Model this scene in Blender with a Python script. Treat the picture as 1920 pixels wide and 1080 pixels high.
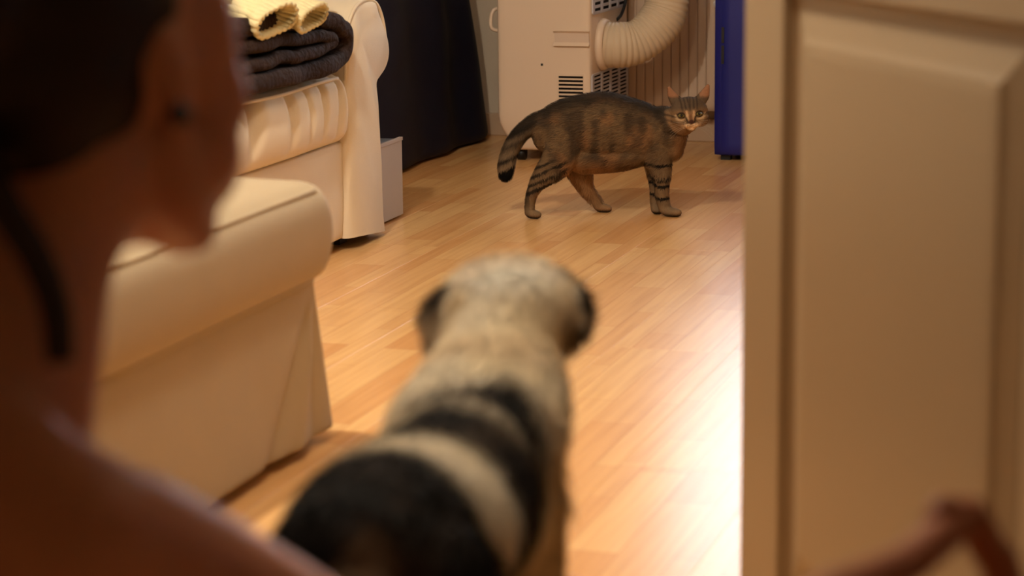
import bpy, bmesh, math, random
import numpy as np
from mathutils import Vector, Matrix

for _o in list(bpy.data.objects):
    bpy.data.objects.remove(_o, do_unlink=True)
SC = bpy.context.scene
COL = SC.collection
PI = math.pi
YAW = math.radians(17.7)

# ------------------------------------------------------------------ camera
CAM_H = 0.98
PITCH = math.atan(840 / 4270.0)
cam_d = bpy.data.cameras.new('camera')
cam = bpy.data.objects.new('camera', cam_d); COL.objects.link(cam)
cam_d.sensor_width = 36.0
cam_d.lens = 4270.0 / 1920.0 * 36.0
cam_d.clip_start = 0.02
_fw = Vector((-math.sin(YAW) * math.cos(PITCH), math.cos(YAW) * math.cos(PITCH), -math.sin(PITCH)))
_rt = Vector((math.cos(YAW), math.sin(YAW), 0))
_up = _rt.cross(_fw)
_roll = math.radians(-0.6)
_R = _rt * math.cos(_roll) + _up * math.sin(_roll)
_U = -_rt * math.sin(_roll) + _up * math.cos(_roll)
m = Matrix.Identity(4)
for i in range(3):
    m[i][0] = _R[i]; m[i][1] = _U[i]; m[i][2] = -_fw[i]
m[2][3] = CAM_H
cam.matrix_world = m
cam_d.dof.use_dof = True
cam_d.dof.focus_distance = 6.05
cam_d.dof.aperture_fstop = 4.2
SC.camera = cam

# ------------------------------------------------------------------ world, exposure
SC.view_settings.view_transform = 'Standard'
SC.view_settings.look = 'None'
SC.view_settings.gamma = 1.0
SC.view_settings.use_curve_mapping = False
SC.view_settings.exposure = 0.1
SC.cycles.use_denoising = True
W = bpy.data.worlds.new('world'); SC.world = W
W.use_nodes = True
W.node_tree.nodes['Background'].inputs[0].default_value = (0.80, 0.89, 1.0, 1)
W.node_tree.nodes['Background'].inputs[1].default_value = 6.5
LAMP_W = 112.0
FILL_W = 46.0  # strength of the added fill lamp
LAMP_COL = (1.0, 0.90, 0.75)

# ------------------------------------------------------------------ helpers
def lin(r, g, b):
    f = lambda c: (c / 255 / 12.92) if c / 255 <= 0.04045 else ((c / 255 + 0.055) / 1.055) ** 2.4
    return (f(r), f(g), f(b))

def nd(nt, t, **kw):
    n = nt.nodes.new(t)
    for k, v in kw.items():
        if k in n.inputs.keys():
            n.inputs[k].default_value = v
        else:
            setattr(n, k, v)
    return n

def mat(name, col, rough=0.6, spec=0.5, metal=0.0, noise=0.0, nscale=30.0, bump=0.0, bscale=200.0, sss=0.0, attr=False, sheen=0.0, coat=0.0):
    M = bpy.data.materials.new(name); M.use_nodes = True
    nt = M.node_tree; B = nt.nodes['Principled BSDF']
    B.inputs['Roughness'].default_value = rough
    B.inputs['Specular IOR Level'].default_value = spec
    B.inputs['Metallic'].default_value = metal
    if sheen: B.inputs['Sheen Weight'].default_value = sheen
    if coat: B.inputs['Coat Weight'].default_value = coat
    src = None
    if attr:
        a = nd(nt, 'ShaderNodeAttribute'); a.attribute_name = 'Col'; src = a.outputs['Color']
    elif noise:
        tc = nd(nt, 'ShaderNodeTexCoord')
        nz = nd(nt, 'ShaderNodeTexNoise', Scale=nscale, Detail=4.0)
        nt.links.new(tc.outputs['Object'], nz.inputs['Vector'])
        mx = nd(nt, 'ShaderNodeMix', data_type='RGBA')
        mx.inputs[6].default_value = (*[c * (1 - noise) for c in col], 1)
        mx.inputs[7].default_value = (*[min(1, c * (1 + noise)) for c in col], 1)
        nt.links.new(nz.outputs['Fac'], mx.inputs[0]); src = mx.outputs[2]
    if src is None: B.inputs['Base Color'].default_value = (*col, 1)
    else: nt.links.new(src, B.inputs['Base Color'])
    if bump:
        tc2 = nd(nt, 'ShaderNodeTexCoord')
        n2 = nd(nt, 'ShaderNodeTexNoise', Scale=bscale, Detail=3.0)
        nt.links.new(tc2.outputs['Object'], n2.inputs['Vector'])
        bp = nd(nt, 'ShaderNodeBump', Strength=bump, Distance=0.01)
        nt.links.new(n2.outputs['Fac'], bp.inputs['Height'])
        nt.links.new(bp.outputs['Normal'], B.inputs['Normal'])
    if sss:
        B.inputs['Subsurface Weight'].default_value = sss
        B.inputs['Subsurface Radius'].default_value = (1.0, 0.35, 0.2)
        B.inputs['Subsurface Scale'].default_value = 0.012
    return M

def new_mesh(name, v, f, smooth=True):
    me = bpy.data.meshes.new(name)
    me.from_pydata([tuple(map(float, p)) for p in v], [], [tuple(map(int, q)) for q in f])
    me.update()
    if smooth: me.polygons.foreach_set('use_smooth', [True] * len(me.polygons))
    return me

def link(name, data, material=None, parent=None, loc=None, rot=None):
    o = bpy.data.objects.new(name, data); COL.objects.link(o)
    if material is not None and data is not None and len(data.materials) == 0: data.materials.append(material)
    if parent is not None: o.parent = parent
    if loc is not None: o.location = loc
    if rot is not None: o.rotation_euler = rot
    return o

def thing(name, label, cat, loc=(0, 0, 0), rz=0.0, group=None):
    o = link(name, None, loc=loc, rot=(0, 0, rz))
    return tag(o, label, cat, group)

def tag(o, label, cat, group=None):
    o['label'] = label; o['category'] = cat
    if group: o['group'] = group
    return o

def struct(o, label=None):
    o['kind'] = 'structure'
    if label: o['label'] = label
    return o

def cube_grid(n):
    """surface grid of the cube [-1,1]^3, n=(nx,ny,nz) cells, welded"""
    idx = {}; V = []; Fs = []
    def vid(i, j, k):
        key = (i, j, k)
        if key not in idx:
            idx[key] = len(V); V.append((2 * i / n[0] - 1, 2 * j / n[1] - 1, 2 * k / n[2] - 1))
        return idx[key]
    for i in range(n[0]):
        for j in range(n[1]):
            Fs.append((vid(i, j, 0), vid(i, j + 1, 0), vid(i + 1, j + 1, 0), vid(i + 1, j, 0)))
            Fs.append((vid(i, j, n[2]), vid(i + 1, j, n[2]), vid(i + 1, j + 1, n[2]), vid(i, j + 1, n[2])))
    for i in range(n[0]):
        for k in range(n[2]):
            Fs.append((vid(i, 0, k), vid(i + 1, 0, k), vid(i + 1, 0, k + 1), vid(i, 0, k + 1)))
            Fs.append((vid(i, n[1], k), vid(i, n[1], k + 1), vid(i + 1, n[1], k + 1), vid(i + 1, n[1], k)))
    for j in range(n[1]):
        for k in range(n[2]):
            Fs.append((vid(0, j, k), vid(0, j, k + 1), vid(0, j + 1, k + 1), vid(0, j + 1, k)))
            Fs.append((vid(n[0], j, k), vid(n[0], j + 1, k), vid(n[0], j + 1, k + 1), vid(n[0], j, k + 1)))
    return np.array(V), Fs

def rbox_np(lo, hi, r, n=(8, 8, 8)):
    V, Fs = cube_grid(n)
    lo = np.array(lo, float); hi = np.array(hi, float)
    c = (lo + hi) / 2; h = (hi - lo) / 2
    # concentrate the grid lines near the edges so the rounding is smooth
    P = np.sign(V) * (1 - (1 - np.abs(V)) ** 1.6) * h
    r = min(r, *h) * 0.999
    q = np.clip(P, -(h - r), h - r)
    d = P - q; L = np.linalg.norm(d, axis=1, keepdims=True); L[L == 0] = 1
    return q + d / L * r + c, Fs

def rbox(name, lo, hi, r, material, parent=None, n=(6, 6, 6), fn=None, loc=None):
    V, Fs = rbox_np(lo, hi, r, n)
    if fn is not None: V = fn(V)
    return link(name, new_mesh(name, V, Fs), material, parent, loc)

def box(name, lo, hi, material, parent=None, bev=0.0, loc=None):
    bm = bmesh.new()
    bmesh.ops.create_cube(bm, size=1)
    for v in bm.verts:
        v.co = Vector([lo[i] + (v.co[i] + 0.5) * (hi[i] - lo[i]) for i in range(3)])
    if bev:
        bmesh.ops.bevel(bm, geom=bm.edges[:], offset=bev, segments=2, affect='EDGES', profile=0.6)
    me = bpy.data.meshes.new(name); bm.to_mesh(me); bm.free()
    return link(name, me, material, parent, loc)

def catmull(P, n):
    P = np.array(P, float); out = []
    Q = np.vstack([2 * P[0] - P[1], P, 2 * P[-1] - P[-2]])
    for i in range(1, len(Q) - 2):
        for t in np.linspace(0, 1, n, endpoint=False):
            a, b, c, d = Q[i - 1], Q[i], Q[i + 1], Q[i + 2]
            out.append(0.5 * (2 * b + (c - a) * t + (2 * a - 5 * b + 4 * c - d) * t * t + (3 * b - a - 3 * c + d) * t ** 3))
    out.append(P[-1]); return np.array(out)

def tube_np(path, rad, seg=10, cap=True):
    path = np.array(path, float); n = len(path)
    rad = np.full(n, rad) if np.isscalar(rad) else np.array(rad)
    T = np.gradient(path, axis=0); T /= np.linalg.norm(T, axis=1, keepdims=True) + 1e-12
    a = np.array([0, 0, 1.0]) if abs(T[0][2]) < 0.9 else np.array([1.0, 0, 0])
    N = np.cross(T[0], a); N /= np.linalg.norm(N)
    V = []; Fs = []
    for i in range(n):
        N = N - T[i] * (N @ T[i]); N /= np.linalg.norm(N); Bn = np.cross(T[i], N)
        for k in range(seg):
            t = 2 * PI * k / seg
            V.append(path[i] + rad[i] * (math.cos(t) * N + math.sin(t) * Bn))
    for i in range(n - 1):
        for k in range(seg):
            k2 = (k + 1) % seg
            Fs.append((i * seg + k, i * seg + k2, (i + 1) * seg + k2, (i + 1) * seg + k))
    if cap:
        Fs.append(tuple(range(seg))[::-1]); Fs.append(tuple((n - 1) * seg + k for k in range(seg)))
    return V, Fs

def tube(name, path, rad, material, parent=None, seg=10, cap=True):
    V, Fs = tube_np(path, rad, seg, cap)
    return link(name, new_mesh(name, V, Fs), material, parent)

def prism(name, outline, axis, a, b, material, parent=None, bev=0.0, smooth=False):
    """outline: 2D polygon; extruded along axis 'x' (outline = y,z)"""
    bm = bmesh.new()
    vs = [bm.verts.new((a, p[0], p[1]) if axis == 'x' else ((p[0], a, p[1]) if axis == 'y' else (p[0], p[1], a))) for p in outline]
    f = bm.faces.new(vs)
    r = bmesh.ops.extrude_face_region(bm, geom=[f])
    d = {'x': (b - a, 0, 0), 'y': (0, b - a, 0), 'z': (0, 0, b - a)}[axis]
    bmesh.ops.translate(bm, vec=d, verts=[g for g in r['geom'] if isinstance(g, bmesh.types.BMVert)])
    bmesh.ops.recalc_face_normals(bm, faces=bm.faces[:])
    if bev: 
        eds = [e for e in bm.edges if len(e.link_faces) == 2 and e.calc_face_angle(0) > 0.7]
        bmesh.ops.bevel(bm, geom=eds, offset=bev, segments=3, affect='EDGES', profile=0.5)
    me = bpy.data.meshes.new(name); bm.to_mesh(me); bm.free()
    if smooth: me.polygons.foreach_set('use_smooth', [True] * len(me.polygons))
    return link(name, me, material, parent)

def lathe_np(prof, seg=32):
    V = []; Fs = []; n = len(prof)
    for r, z in prof:
        for k in range(seg):
            t = 2 * PI * k / seg; V.append((r * math.cos(t), r * math.sin(t), z))
    for i in range(n - 1):
        for k in range(seg):
            k2 = (k + 1) % seg
            Fs.append((i * seg + k, i * seg + k2, (i + 1) * seg + k2, (i + 1) * seg + k))
    return V, Fs

_rng = np.random.default_rng(11)
_LAT = _rng.random((32, 32, 32))
def vnoise(P, scale, off=0.0):
    """smooth value noise in 0..1 for an (N,3) array"""
    Q = np.asarray(P) * scale + off + 100.0
    i = np.floor(Q).astype(int); f = Q - i; f = f * f * (3 - 2 * f); r = 0
    for dx in (0, 1):
        for dy in (0, 1):
            for dz in (0, 1):
                w = (f[:, 0] if dx else 1 - f[:, 0]) * (f[:, 1] if dy else 1 - f[:, 1]) * (f[:, 2] if dz else 1 - f[:, 2])
                r = r + w * _LAT[(i[:, 0] + dx) % 32, (i[:, 1] + dy) % 32, (i[:, 2] + dz) % 32]
    return r

_ico = None
def ico():
    global _ico
    if _ico is None:
        bm = bmesh.new(); bmesh.ops.create_icosphere(bm, subdivisions=3, radius=1)
        bm.verts.ensure_lookup_table()
        _ico = (np.array([v.co[:] for v in bm.verts]), np.array([[v.index for v in f.verts] for f in bm.faces])); bm.free()
    return _ico

def organic(name, chains, voxel, smooth):
    """one continuous surface grown around chains of (x,y,z,rx[,ry,rz]) nodes; returns a mesh"""
    iv, fi = ico(); VV = []; FF = []; base = 0
    for ch in chains:
        A = []; rot = isinstance(ch, dict)
        if rot:
            c_, s_ = math.cos(ch['rot']), math.sin(ch['rot'])
            Rz = np.array([[c_, -s_, 0], [s_, c_, 0], [0, 0, 1.0]]); org = np.array(ch['org'], float); ch = ch['nodes']
        for p in ch:
            p = list(p)
            if len(p) == 4: p = p + [p[3], p[3]]
            A.append(p)
        A = np.array(A, float)
        if len(A) > 1:
            seg = np.linalg.norm(np.diff(A[:, :3], axis=0), axis=1)
            rm = A[:, 3:].min(axis=1)
            n = max(3, int(math.ceil((seg / (0.3 * np.minimum(rm[1:], rm[:-1]))).max())))
            A = catmull(A, min(n, 24))
            A[:, 3:] = np.maximum(A[:, 3:], 0.002)
        for p in A:
            q = iv * p[3:6] + p[:3]
            if rot: q = q @ Rz.T + org
            VV.append(q); FF.append(fi + base); base += len(iv)
    me = bpy.data.meshes.new(name + '_src')
    V = np.vstack(VV); Fc = np.vstack(FF)
    me.from_pydata(V.tolist(), [], Fc.tolist())
    o = bpy.data.objects.new(name + '_src', me); COL.objects.link(o)
    rm = o.modifiers.new('r', 'REMESH'); rm.mode = 'VOXEL'; rm.voxel_size = voxel
    sm = o.modifiers.new('s', 'SMOOTH'); sm.factor = 0.5; sm.iterations = smooth
    dg = bpy.context.evaluated_depsgraph_get(); dg.update()
    out = bpy.data.meshes.new_from_object(o.evaluated_get(dg))
    out.name = name
    bpy.data.objects.remove(o, do_unlink=True); bpy.data.meshes.remove(me)
    out.polygons.foreach_set('use_smooth', [True] * len(out.polygons))
    return out

def verts_np(me):
    a = np.empty(len(me.vertices) * 3); me.vertices.foreach_get('co', a); return a.reshape(-1, 3)

def paint(me, cols):
    at = me.attributes.new('Col', 'FLOAT_COLOR', 'POINT')
    c = np.ones((len(cols), 4)); c[:, :3] = cols
    at.data.foreach_set('color', c.ravel())

def fur(name, me, n, length, comb, colfn, material, parent, width=0.0008, seed=1, mask=None, lift=0.45):
    """hair strands as thin blades on a skin mesh"""
    rng = np.random.default_rng(seed)
    me.calc_loop_triangles()
    T = np.empty(len(me.loop_triangles) * 3, int); me.loop_triangles.foreach_get('vertices', T); T = T.reshape(-1, 3)
    V = verts_np(me); A, B, C = V[T[:, 0]], V[T[:, 1]], V[T[:, 2]]
    Nn = np.cross(B - A, C - A); ar = np.linalg.norm(Nn, axis=1)
    w = ar.copy()
    if mask is not None: w = w * mask((A + B + C) / 3)
    w = w / w.sum()
    t = rng.choice(len(T), n, p=w)
    u, v = rng.random(n), rng.random(n); sw = u + v > 1; u[sw] = 1 - u[sw]; v[sw] = 1 - v[sw]
    P = A[t] + (B[t] - A[t]) * u[:, None] + (C[t] - A[t]) * v[:, None]
    N = Nn[t] / (ar[t][:, None] + 1e-12)
    d = comb(P) + rng.normal(0, 0.3, (n, 3)); d -= N * (d * N).sum(1, keepdims=True)
    d /= np.linalg.norm(d, axis=1, keepdims=True) + 1e-9
    L = (length(P) * (0.6 + 0.7 * rng.random(n)))[:, None]
    side = np.cross(d, N); side /= np.linalg.norm(side, axis=1, keepdims=True) + 1e-9
    wd = width * (0.7 + 0.6 * rng.random(n))[:, None]
    root = P - N * 0.001
    mid = P + (d * (1 - lift * 0.5) + N * lift) * L * 0.5
    tip = P + (d + N * lift * 0.55) * L
    VV = np.stack([root - side * wd, root + side * wd, mid - side * wd * 0.8, mid + side * wd * 0.8, tip], 1).reshape(-1, 3)
    b = (np.arange(n) * 5)[:, None]
    F3 = np.concatenate([b + [0, 1, 3], b + [0, 3, 2], b + [2, 3, 4]], 1).reshape(-1, 3)
    fm = bpy.data.meshes.new(name)
    fm.vertices.add(len(VV)); fm.vertices.foreach_set('co', VV.ravel())
    fm.loops.add(F3.size); fm.loops.foreach_set('vertex_index', F3.ravel().astype(np.int32))
    fm.polygons.add(len(F3)); fm.polygons.foreach_set('loop_start', np.arange(0, F3.size, 3, dtype=np.int32))
    fm.update(calc_edges=True)
    fm.polygons.foreach_set('use_smooth', [True] * len(F3))
    c = colfn(P) * (0.75 + 0.5 * rng.random(n))[:, None]
    paint(fm, np.repeat(c, 5, axis=0))
    nn = N * 0.85 + rng.normal(0, 0.12, (n, 3)); nn /= np.linalg.norm(nn, axis=1, keepdims=True)
    fm.normals_split_custom_set_from_vertices(np.repeat(nn, 5, axis=0).tolist())
    o = link(name, fm, material, parent); o['kind'] = 'stuff'
    return o

def ss(a, b, x):
    t = np.clip((x - a) / (b - a), 0, 1); return t * t * (3 - 2 * t)

def capdist(P, pts):
    """distance from points P to a polyline"""
    pts = np.array(pts, float); best = np.full(len(P), 1e9)
    for a, b in zip(pts[:-1], pts[1:]):
        ab = b - a; t = np.clip(((P - a) @ ab) / (ab @ ab), 0, 1)
        best = np.minimum(best, np.linalg.norm(P - (a + t[:, None] * ab), axis=1))
    return best

# ------------------------------------------------------------------ materials
M = {}
M['plaster'] = mat('plaster', lin(205, 188, 165), 0.9, 0.2, noise=0.04, nscale=6, bump=0.1, bscale=90)
M['ceiling'] = mat('ceiling_paint', lin(225, 215, 200), 0.95, 0.2)
M['hallwall'] = mat('hall_plaster', lin(196, 172, 140), 0.9, 0.2, noise=0.04, nscale=5)
M['trim'] = mat('painted_trim', lin(190, 160, 130), 0.5)
M['door'] = mat('door_paint', lin(148, 127, 98), 0.38, 0.5, noise=0.03, nscale=5)
M['sofa'] = mat('cream_cotton', lin(230, 213, 184), 0.85, 0.25, noise=0.05, nscale=14, bump=0.12, bscale=420, sheen=0.15)
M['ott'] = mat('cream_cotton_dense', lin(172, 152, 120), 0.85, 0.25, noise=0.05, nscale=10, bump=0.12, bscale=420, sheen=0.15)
M['dark'] = mat('dark_wood', lin(38, 28, 22), 0.5)
M['navy'] = mat('navy_fabric', lin(16, 18, 38), 0.7, 0.3, noise=0.15, nscale=9, bump=0.1, bscale=300)
M['blanket'] = mat('dark_plush', lin(50, 35, 27), 0.85, 0.15, noise=0.6, nscale=12, bump=1.0, bscale=70)
M['knit'] = mat('cream_knit', lin(240, 226, 176), 0.9, 0.2, noise=0.08, nscale=60, bump=0.4, bscale=330)
M['boxgrey'] = mat('grey_cardboard', lin(192, 182, 176), 0.7, 0.3)
M['boxtop'] = mat('box_print', lin(120, 128, 140), 0.35, 0.5, noise=0.5, nscale=12)
M['acwhite'] = mat('cream_plastic', lin(226, 204, 180), 0.45, 0.5)
M['acgrey'] = mat('pale_grey_plastic', lin(190, 186, 190), 0.45, 0.5)
M['black'] = mat('black_plastic', lin(12, 10, 10), 0.5)
M['void'] = mat('vent_inside', lin(26, 20, 18), 0.9, 0.1)
M['hose'] = mat('hose_plastic', lin(205, 186, 158), 0.5, 0.4)
M['radiator'] = mat('radiator_enamel', lin(205, 178, 152), 0.5, 0.4)
M['metal'] = mat('brushed_metal', lin(170, 165, 160), 0.35, 0.5, metal=1.0)
M['blue'] = mat('royal_blue_plastic', lin(24, 32, 122), 0.45, 0.5, noise=0.08, nscale=4)
M['chair'] = mat('chestnut_wood', lin(156, 92, 55), 0.6, 0.3, noise=0.15, nscale=18)
M['skin'] = mat('skin', lin(192, 130, 98), 0.5, 0.35, noise=0.05, nscale=25, sss=0.25)
M['hair'] = mat('dark_brown_hair', lin(40, 24, 12), 0.5, 0.3)
M['strap'] = mat('dark_strap', lin(26, 18, 14), 0.7)
M['shorts'] = mat('dark_denim', lin(40, 44, 60), 0.8)
M['cat_skin'] = mat('cat_coat', (0, 0, 0), 0.9, 0.15, attr=True)
M['fur'] = mat('fur_strands', (0, 0, 0), 0.85, 0.15, attr=True)
M['lampshade'] = mat('lamp_enamel', lin(40, 40, 42), 0.4)
M['frame'] = mat('window_frame_paint', lin(225, 220, 212), 0.4)
M['wall_ext'] = M['plaster']

def emis(name, col, s):
    Mx = bpy.data.materials.new(name); Mx.use_nodes = True
    B = Mx.node_tree.nodes['Principled BSDF']
    B.inputs['Base Color'].default_value = (*col, 1)
    B.inputs['Emission Color'].default_value = (*col, 1); B.inputs['Emission Strength'].default_value = s
    return Mx
M['bulb'] = emis('lamp_bulb_glow', (1, 0.8, 0.55), 6.0)

Mg = bpy.data.materials.new('window_glass'); Mg.use_nodes = True
_nt = Mg.node_tree; _nt.nodes.remove(_nt.nodes['Principled BSDF'])
_tr = nd(_nt, 'ShaderNodeBsdfTransparent'); _gl = nd(_nt, 'ShaderNodeBsdfGlossy', Roughness=0.02)
_fr = nd(_nt, 'ShaderNodeFresnel', IOR=1.45); _mx = nd(_nt, 'ShaderNodeMixShader')
_nt.links.new(_fr.outputs[0], _mx.inputs[0]); _nt.links.new(_tr.outputs[0], _mx.inputs[1]); _nt.links.new(_gl.outputs[0], _mx.inputs[2])
_nt.links.new(_mx.outputs[0], _nt.nodes['Material Output'].inputs[0])
M['glass'] = Mg

# laminate: three printed strips to a board, blocks staggered
Mf = bpy.data.materials.new('beech_laminate'); Mf.use_nodes = True
nt = Mf.node_tree; B = nt.nodes['Principled BSDF']
tc = nd(nt, 'ShaderNodeTexCoord'); oi = nd(nt, 'ShaderNodeObjectInfo'); sx = nd(nt, 'ShaderNodeSeparateXYZ')
nt.links.new(tc.outputs['Object'], sx.inputs[0])
mul = nd(nt, 'ShaderNodeMath', operation='MULTIPLY'); mul.inputs[1].default_value = 37.0
nt.links.new(oi.outputs['Random'], mul.inputs[0])
addy = nd(nt, 'ShaderNodeMath', operation='ADD'); nt.links.new(sx.outputs['Y'], addy.inputs[0]); nt.links.new(mul.outputs[0], addy.inputs[1])
cx = nd(nt, 'ShaderNodeCombineXYZ'); nt.links.new(addy.outputs[0], cx.inputs[0]); nt.links.new(sx.outputs['X'], cx.inputs[1])
br = nd(nt, 'ShaderNodeTexBrick', Scale=1.0)
br.inputs['Brick Width'].default_value = 0.42; br.inputs['Row Height'].default_value = 0.0785
br.inputs['Mortar Size'].default_value = 0.0006; br.offset = 0.37; br.offset_frequency = 2
br.inputs['Color1'].default_value = (*lin(240, 190, 126), 1); br.inputs['Color2'].default_value = (*lin(222, 160, 98), 1)
br.inputs['Mortar'].default_value = (*lin(204, 144, 88), 1); br.inputs['Bias'].default_value = -0.25
nt.links.new(cx.outputs[0], br.inputs['Vector'])
mp = nd(nt, 'ShaderNodeMapping'); mp.inputs['Scale'].default_value = (3.0, 60.0, 1.0)
nt.links.new(cx.outputs[0], mp.inputs['Vector'])
nz = nd(nt, 'ShaderNodeTexNoise', Scale=1.0, Detail=5.0); nt.links.new(mp.outputs[0], nz.inputs['Vector'])
mx = nd(nt, 'ShaderNodeMix', data_type='RGBA', blend_type='MULTIPLY'); mx.inputs[0].default_value = 0.35
cr = nd(nt, 'ShaderNodeValToRGB'); cr.color_ramp.elements[0].color = (0.62, 0.5, 0.4, 1); cr.color_ramp.elements[0].position = 0.3
cr.color_ramp.elements[1].position = 0.62
nt.links.new(nz.outputs['Fac'], cr.inputs[0])
nt.links.new(br.outputs['Color'], mx.inputs[6]); nt.links.new(cr.outputs['Color'], mx.inputs[7])
nt.links.new(mx.outputs[2], B.inputs['Base Color'])
B.inputs['Roughness'].default_value = 0.26; B.inputs['Specular IOR Level'].default_value = 0.5
M['floor'] = Mf

# ------------------------------------------------------------------ structure
XL, XR, YB, YD = -3.05, 0.95, 7.30, 1.99      # left wall, right wall, back wall, door wall
HX0, HX1, HY0 = -2.2, 1.3, -0.9               # hall
CE = 2.55
fl = struct(box('floor', (XL - 0.1, HY0 - 0.1, -0.12), (HX1 + 0.1, YB + 0.1, -0.012), M['dark']), 'orange beech laminate floor of long three-strip boards')
BW, BL = 0.2355, 1.38
board_me = None
def make_board():
    bm = bmesh.new(); bmesh.ops.create_cube(bm, size=1)
    for v in bm.verts: v.co = Vector((v.co.x * (BW - 0.0003), v.co.y * (BL - 0.0003), v.co.z * 0.012))
    top = [e for e in bm.edges if all(v.co.z > 0 for v in e.verts)]
    bmesh.ops.bevel(bm, geom=top, offset=0.0003, segments=1, affect='EDGES')
    me = bpy.data.meshes.new('board'); bm.to_mesh(me); bm.free(); me.materials.append(M['floor']); return me
board_me = make_board()
rnd = random.Random(4)
ix0 = int(math.floor((XL + 0.907) / BW)); ix1 = int(math.ceil((HX1 + 0.907) / BW))
for ix in range(ix0, ix1 + 1):
    xc = -0.907 + (ix + 0.5) * BW
    off = (ix * 0.46 + 0.3 * rnd.random()) % BL
    y = HY0 - BL + off
    while y < YB + 0.1:
        yc = y + BL / 2
        if yc + BL / 2 > HY0 and yc - BL / 2 < YB:
            link('board', board_me, None, fl, (xc, yc, -0.006))
        y += BL

# back wall with the window opening
WX0, WX1, WZ0, WZ1 = -1.84, -0.25, 0.68, 2.05
bw = struct(link('wall_back', None), 'plain plaster wall with radiator and window')
box('wall_panel', (XL - 0.15, YB, 0), (WX0, YB + 0.16, CE), M['plaster'], bw)
box('wall_panel', (WX1, YB, 0), (XR + 0.15, YB + 0.16, CE), M['plaster'], bw)
box('wall_panel', (WX0, YB, 0), (WX1, YB + 0.16, WZ0), M['plaster'], bw)
box('wall_panel', (WX0, YB, WZ1), (WX1, YB + 0.16, CE), M['plaster'], bw)
struct(box('wall_left', (XL - 0.15, YD, 0), (XL, YB, CE), M['plaster']), 'left plaster wall behind the sofa')
struct(box('wall_right', (XR, YD, 0), (XR + 0.15, YB, CE), M['plaster']), 'right plaster wall hidden by the door')
struct(box('ceiling', (XL - 0.15, HY0 - 0.15, CE), (HX1 + 0.15, YB + 0.16, CE + 0.1), M['ceiling']), 'pale ceiling')
# wall between hall and room with the wide doorway
DX0, DX1 = -1.45, -0.085
dw = struct(link('wall_door', None), 'wall with the open doorway')
box('wall_panel', (DX1, YD - 0.12, 0), (XR + 0.3, YD, CE), M['hallwall'], dw)
box('wall_panel', (XL - 0.15, YD - 0.12, 0), (DX0, YD, CE), M['hallwall'], dw)
box('wall_panel', (DX0, YD - 0.12, 2.08), (DX1, YD, CE), M['hallwall'], dw)
struct(box('wall_hall_left', (HX0 - 0.12, HY0, 0), (HX0, YD - 0.12, CE), M['hallwall']))
struct(box('wall_hall_right', (HX1, HY0, 0), (HX1 + 0.12, YD - 0.12, CE), M['hallwall']))
struct(box('wall_hall_back', (HX0 - 0.12, HY0 - 0.12, 0), (HX1 + 0.12, HY0, CE), M['hallwall']))
struct(box('baseboard_back', (XL, YB - 0.02, 0), (XR, YB, 0.075), M['trim'], bev=0.004), 'painted skirting under the radiator')
# window
wn = struct(link('window_1', None, loc=((WX0 + WX1) / 2, YB + 0.08, WZ0)), 'daylit window above the radiator')
ww, wh = WX1 - WX0, WZ1 - WZ0
for lo, hi in (((-ww / 2, -0.03, 0), (-ww / 2 + 0.06, 0.03, wh)), ((ww / 2 - 0.06, -0.03, 0), (ww / 2, 0.03, wh)),
               ((-ww / 2, -0.03, 0), (ww / 2, 0.03, 0.06)), ((-ww / 2, -0.03, wh - 0.06), (ww / 2, 0.03, wh)), ((-0.04, -0.03, 0), (0.04, 0.03, wh))):
    box('window_frame', lo, hi, M['frame'], wn, bev=0.006)
for s in (-1, 1):
    box('pane', (s * ww / 4 - ww / 4 + 0.05, -0.003, 0.05), (s * ww / 4 + ww / 4 - 0.05, 0.003, wh - 0.05), M['glass'], wn)
box('window_sill', (-ww / 2 - 0.05, -0.2, -0.03), (ww / 2 + 0.05, -0.03, 0.0), M['frame'], wn, bev=0.008)

# ------------------------------------------------------------------ door leaf (hinged at the near end)
DA = math.radians(-16) - YAW
d_dir = Vector((math.sin(DA), math.cos(DA), 0))                 # from hinge to free edge
hinge = Vector((-0.465, 2.522, 0)) - d_dir * 0.64
# local frame: x from free edge (0) to hinge (0.805), y = thickness away from the viewed face, z up
door = struct(link('door_1', None, loc=(hinge + d_dir * 0.805), rot=(0, 0, math.atan2(-d_dir.y, -d_dir.x))), 'cream painted panel door standing half open')
DWd, DH, DT = 0.805, 2.02, 0.04
def panel_mesh(x0, x1, z0, z1):
    """raised and fielded panel: groove, bevel, step, field; viewed face at y<0"""
    rings = [(0.0, 0.0), (0.006, 0.011), (0.016, 0.012), (0.05, 0.004), (0.058, 0.0005), (0.070, -0.0005)]
    V = []; Fs = []
    for ins, dep in rings:
        V += [(x0 + ins, dep, z0 + ins), (x1 - ins, dep, z0 + ins), (x1 - ins, dep, z1 - ins), (x0 + ins, dep, z1 - ins)]
    for i in range(len(rings) - 1):
        for k in range(4):
            k2 = (k + 1) % 4
            Fs.append((i * 4 + k, i * 4 + k2, (i + 1) * 4 + k2, (i + 1) * 4 + k))
    b = (len(rings) - 1) * 4
    Fs.append((b, b + 1, b + 2, b + 3))
    n = len(V)
    V += [(x0, DT, z0), (x1, DT, z0), (x1, DT, z1), (x0, DT, z1)]
    Fs.append((n + 3, n + 2, n + 1, n))
    return V, Fs
px0, px1 = 0.118, 0.687
for z0, z1 in ((0.10, 0.812), (0.98, 1.88)):
    V, Fs = panel_mesh(px0, px1, z0, z1)
    o = link('panel', new_mesh('panel', V, Fs, smooth=False), M['door'], door)
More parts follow.
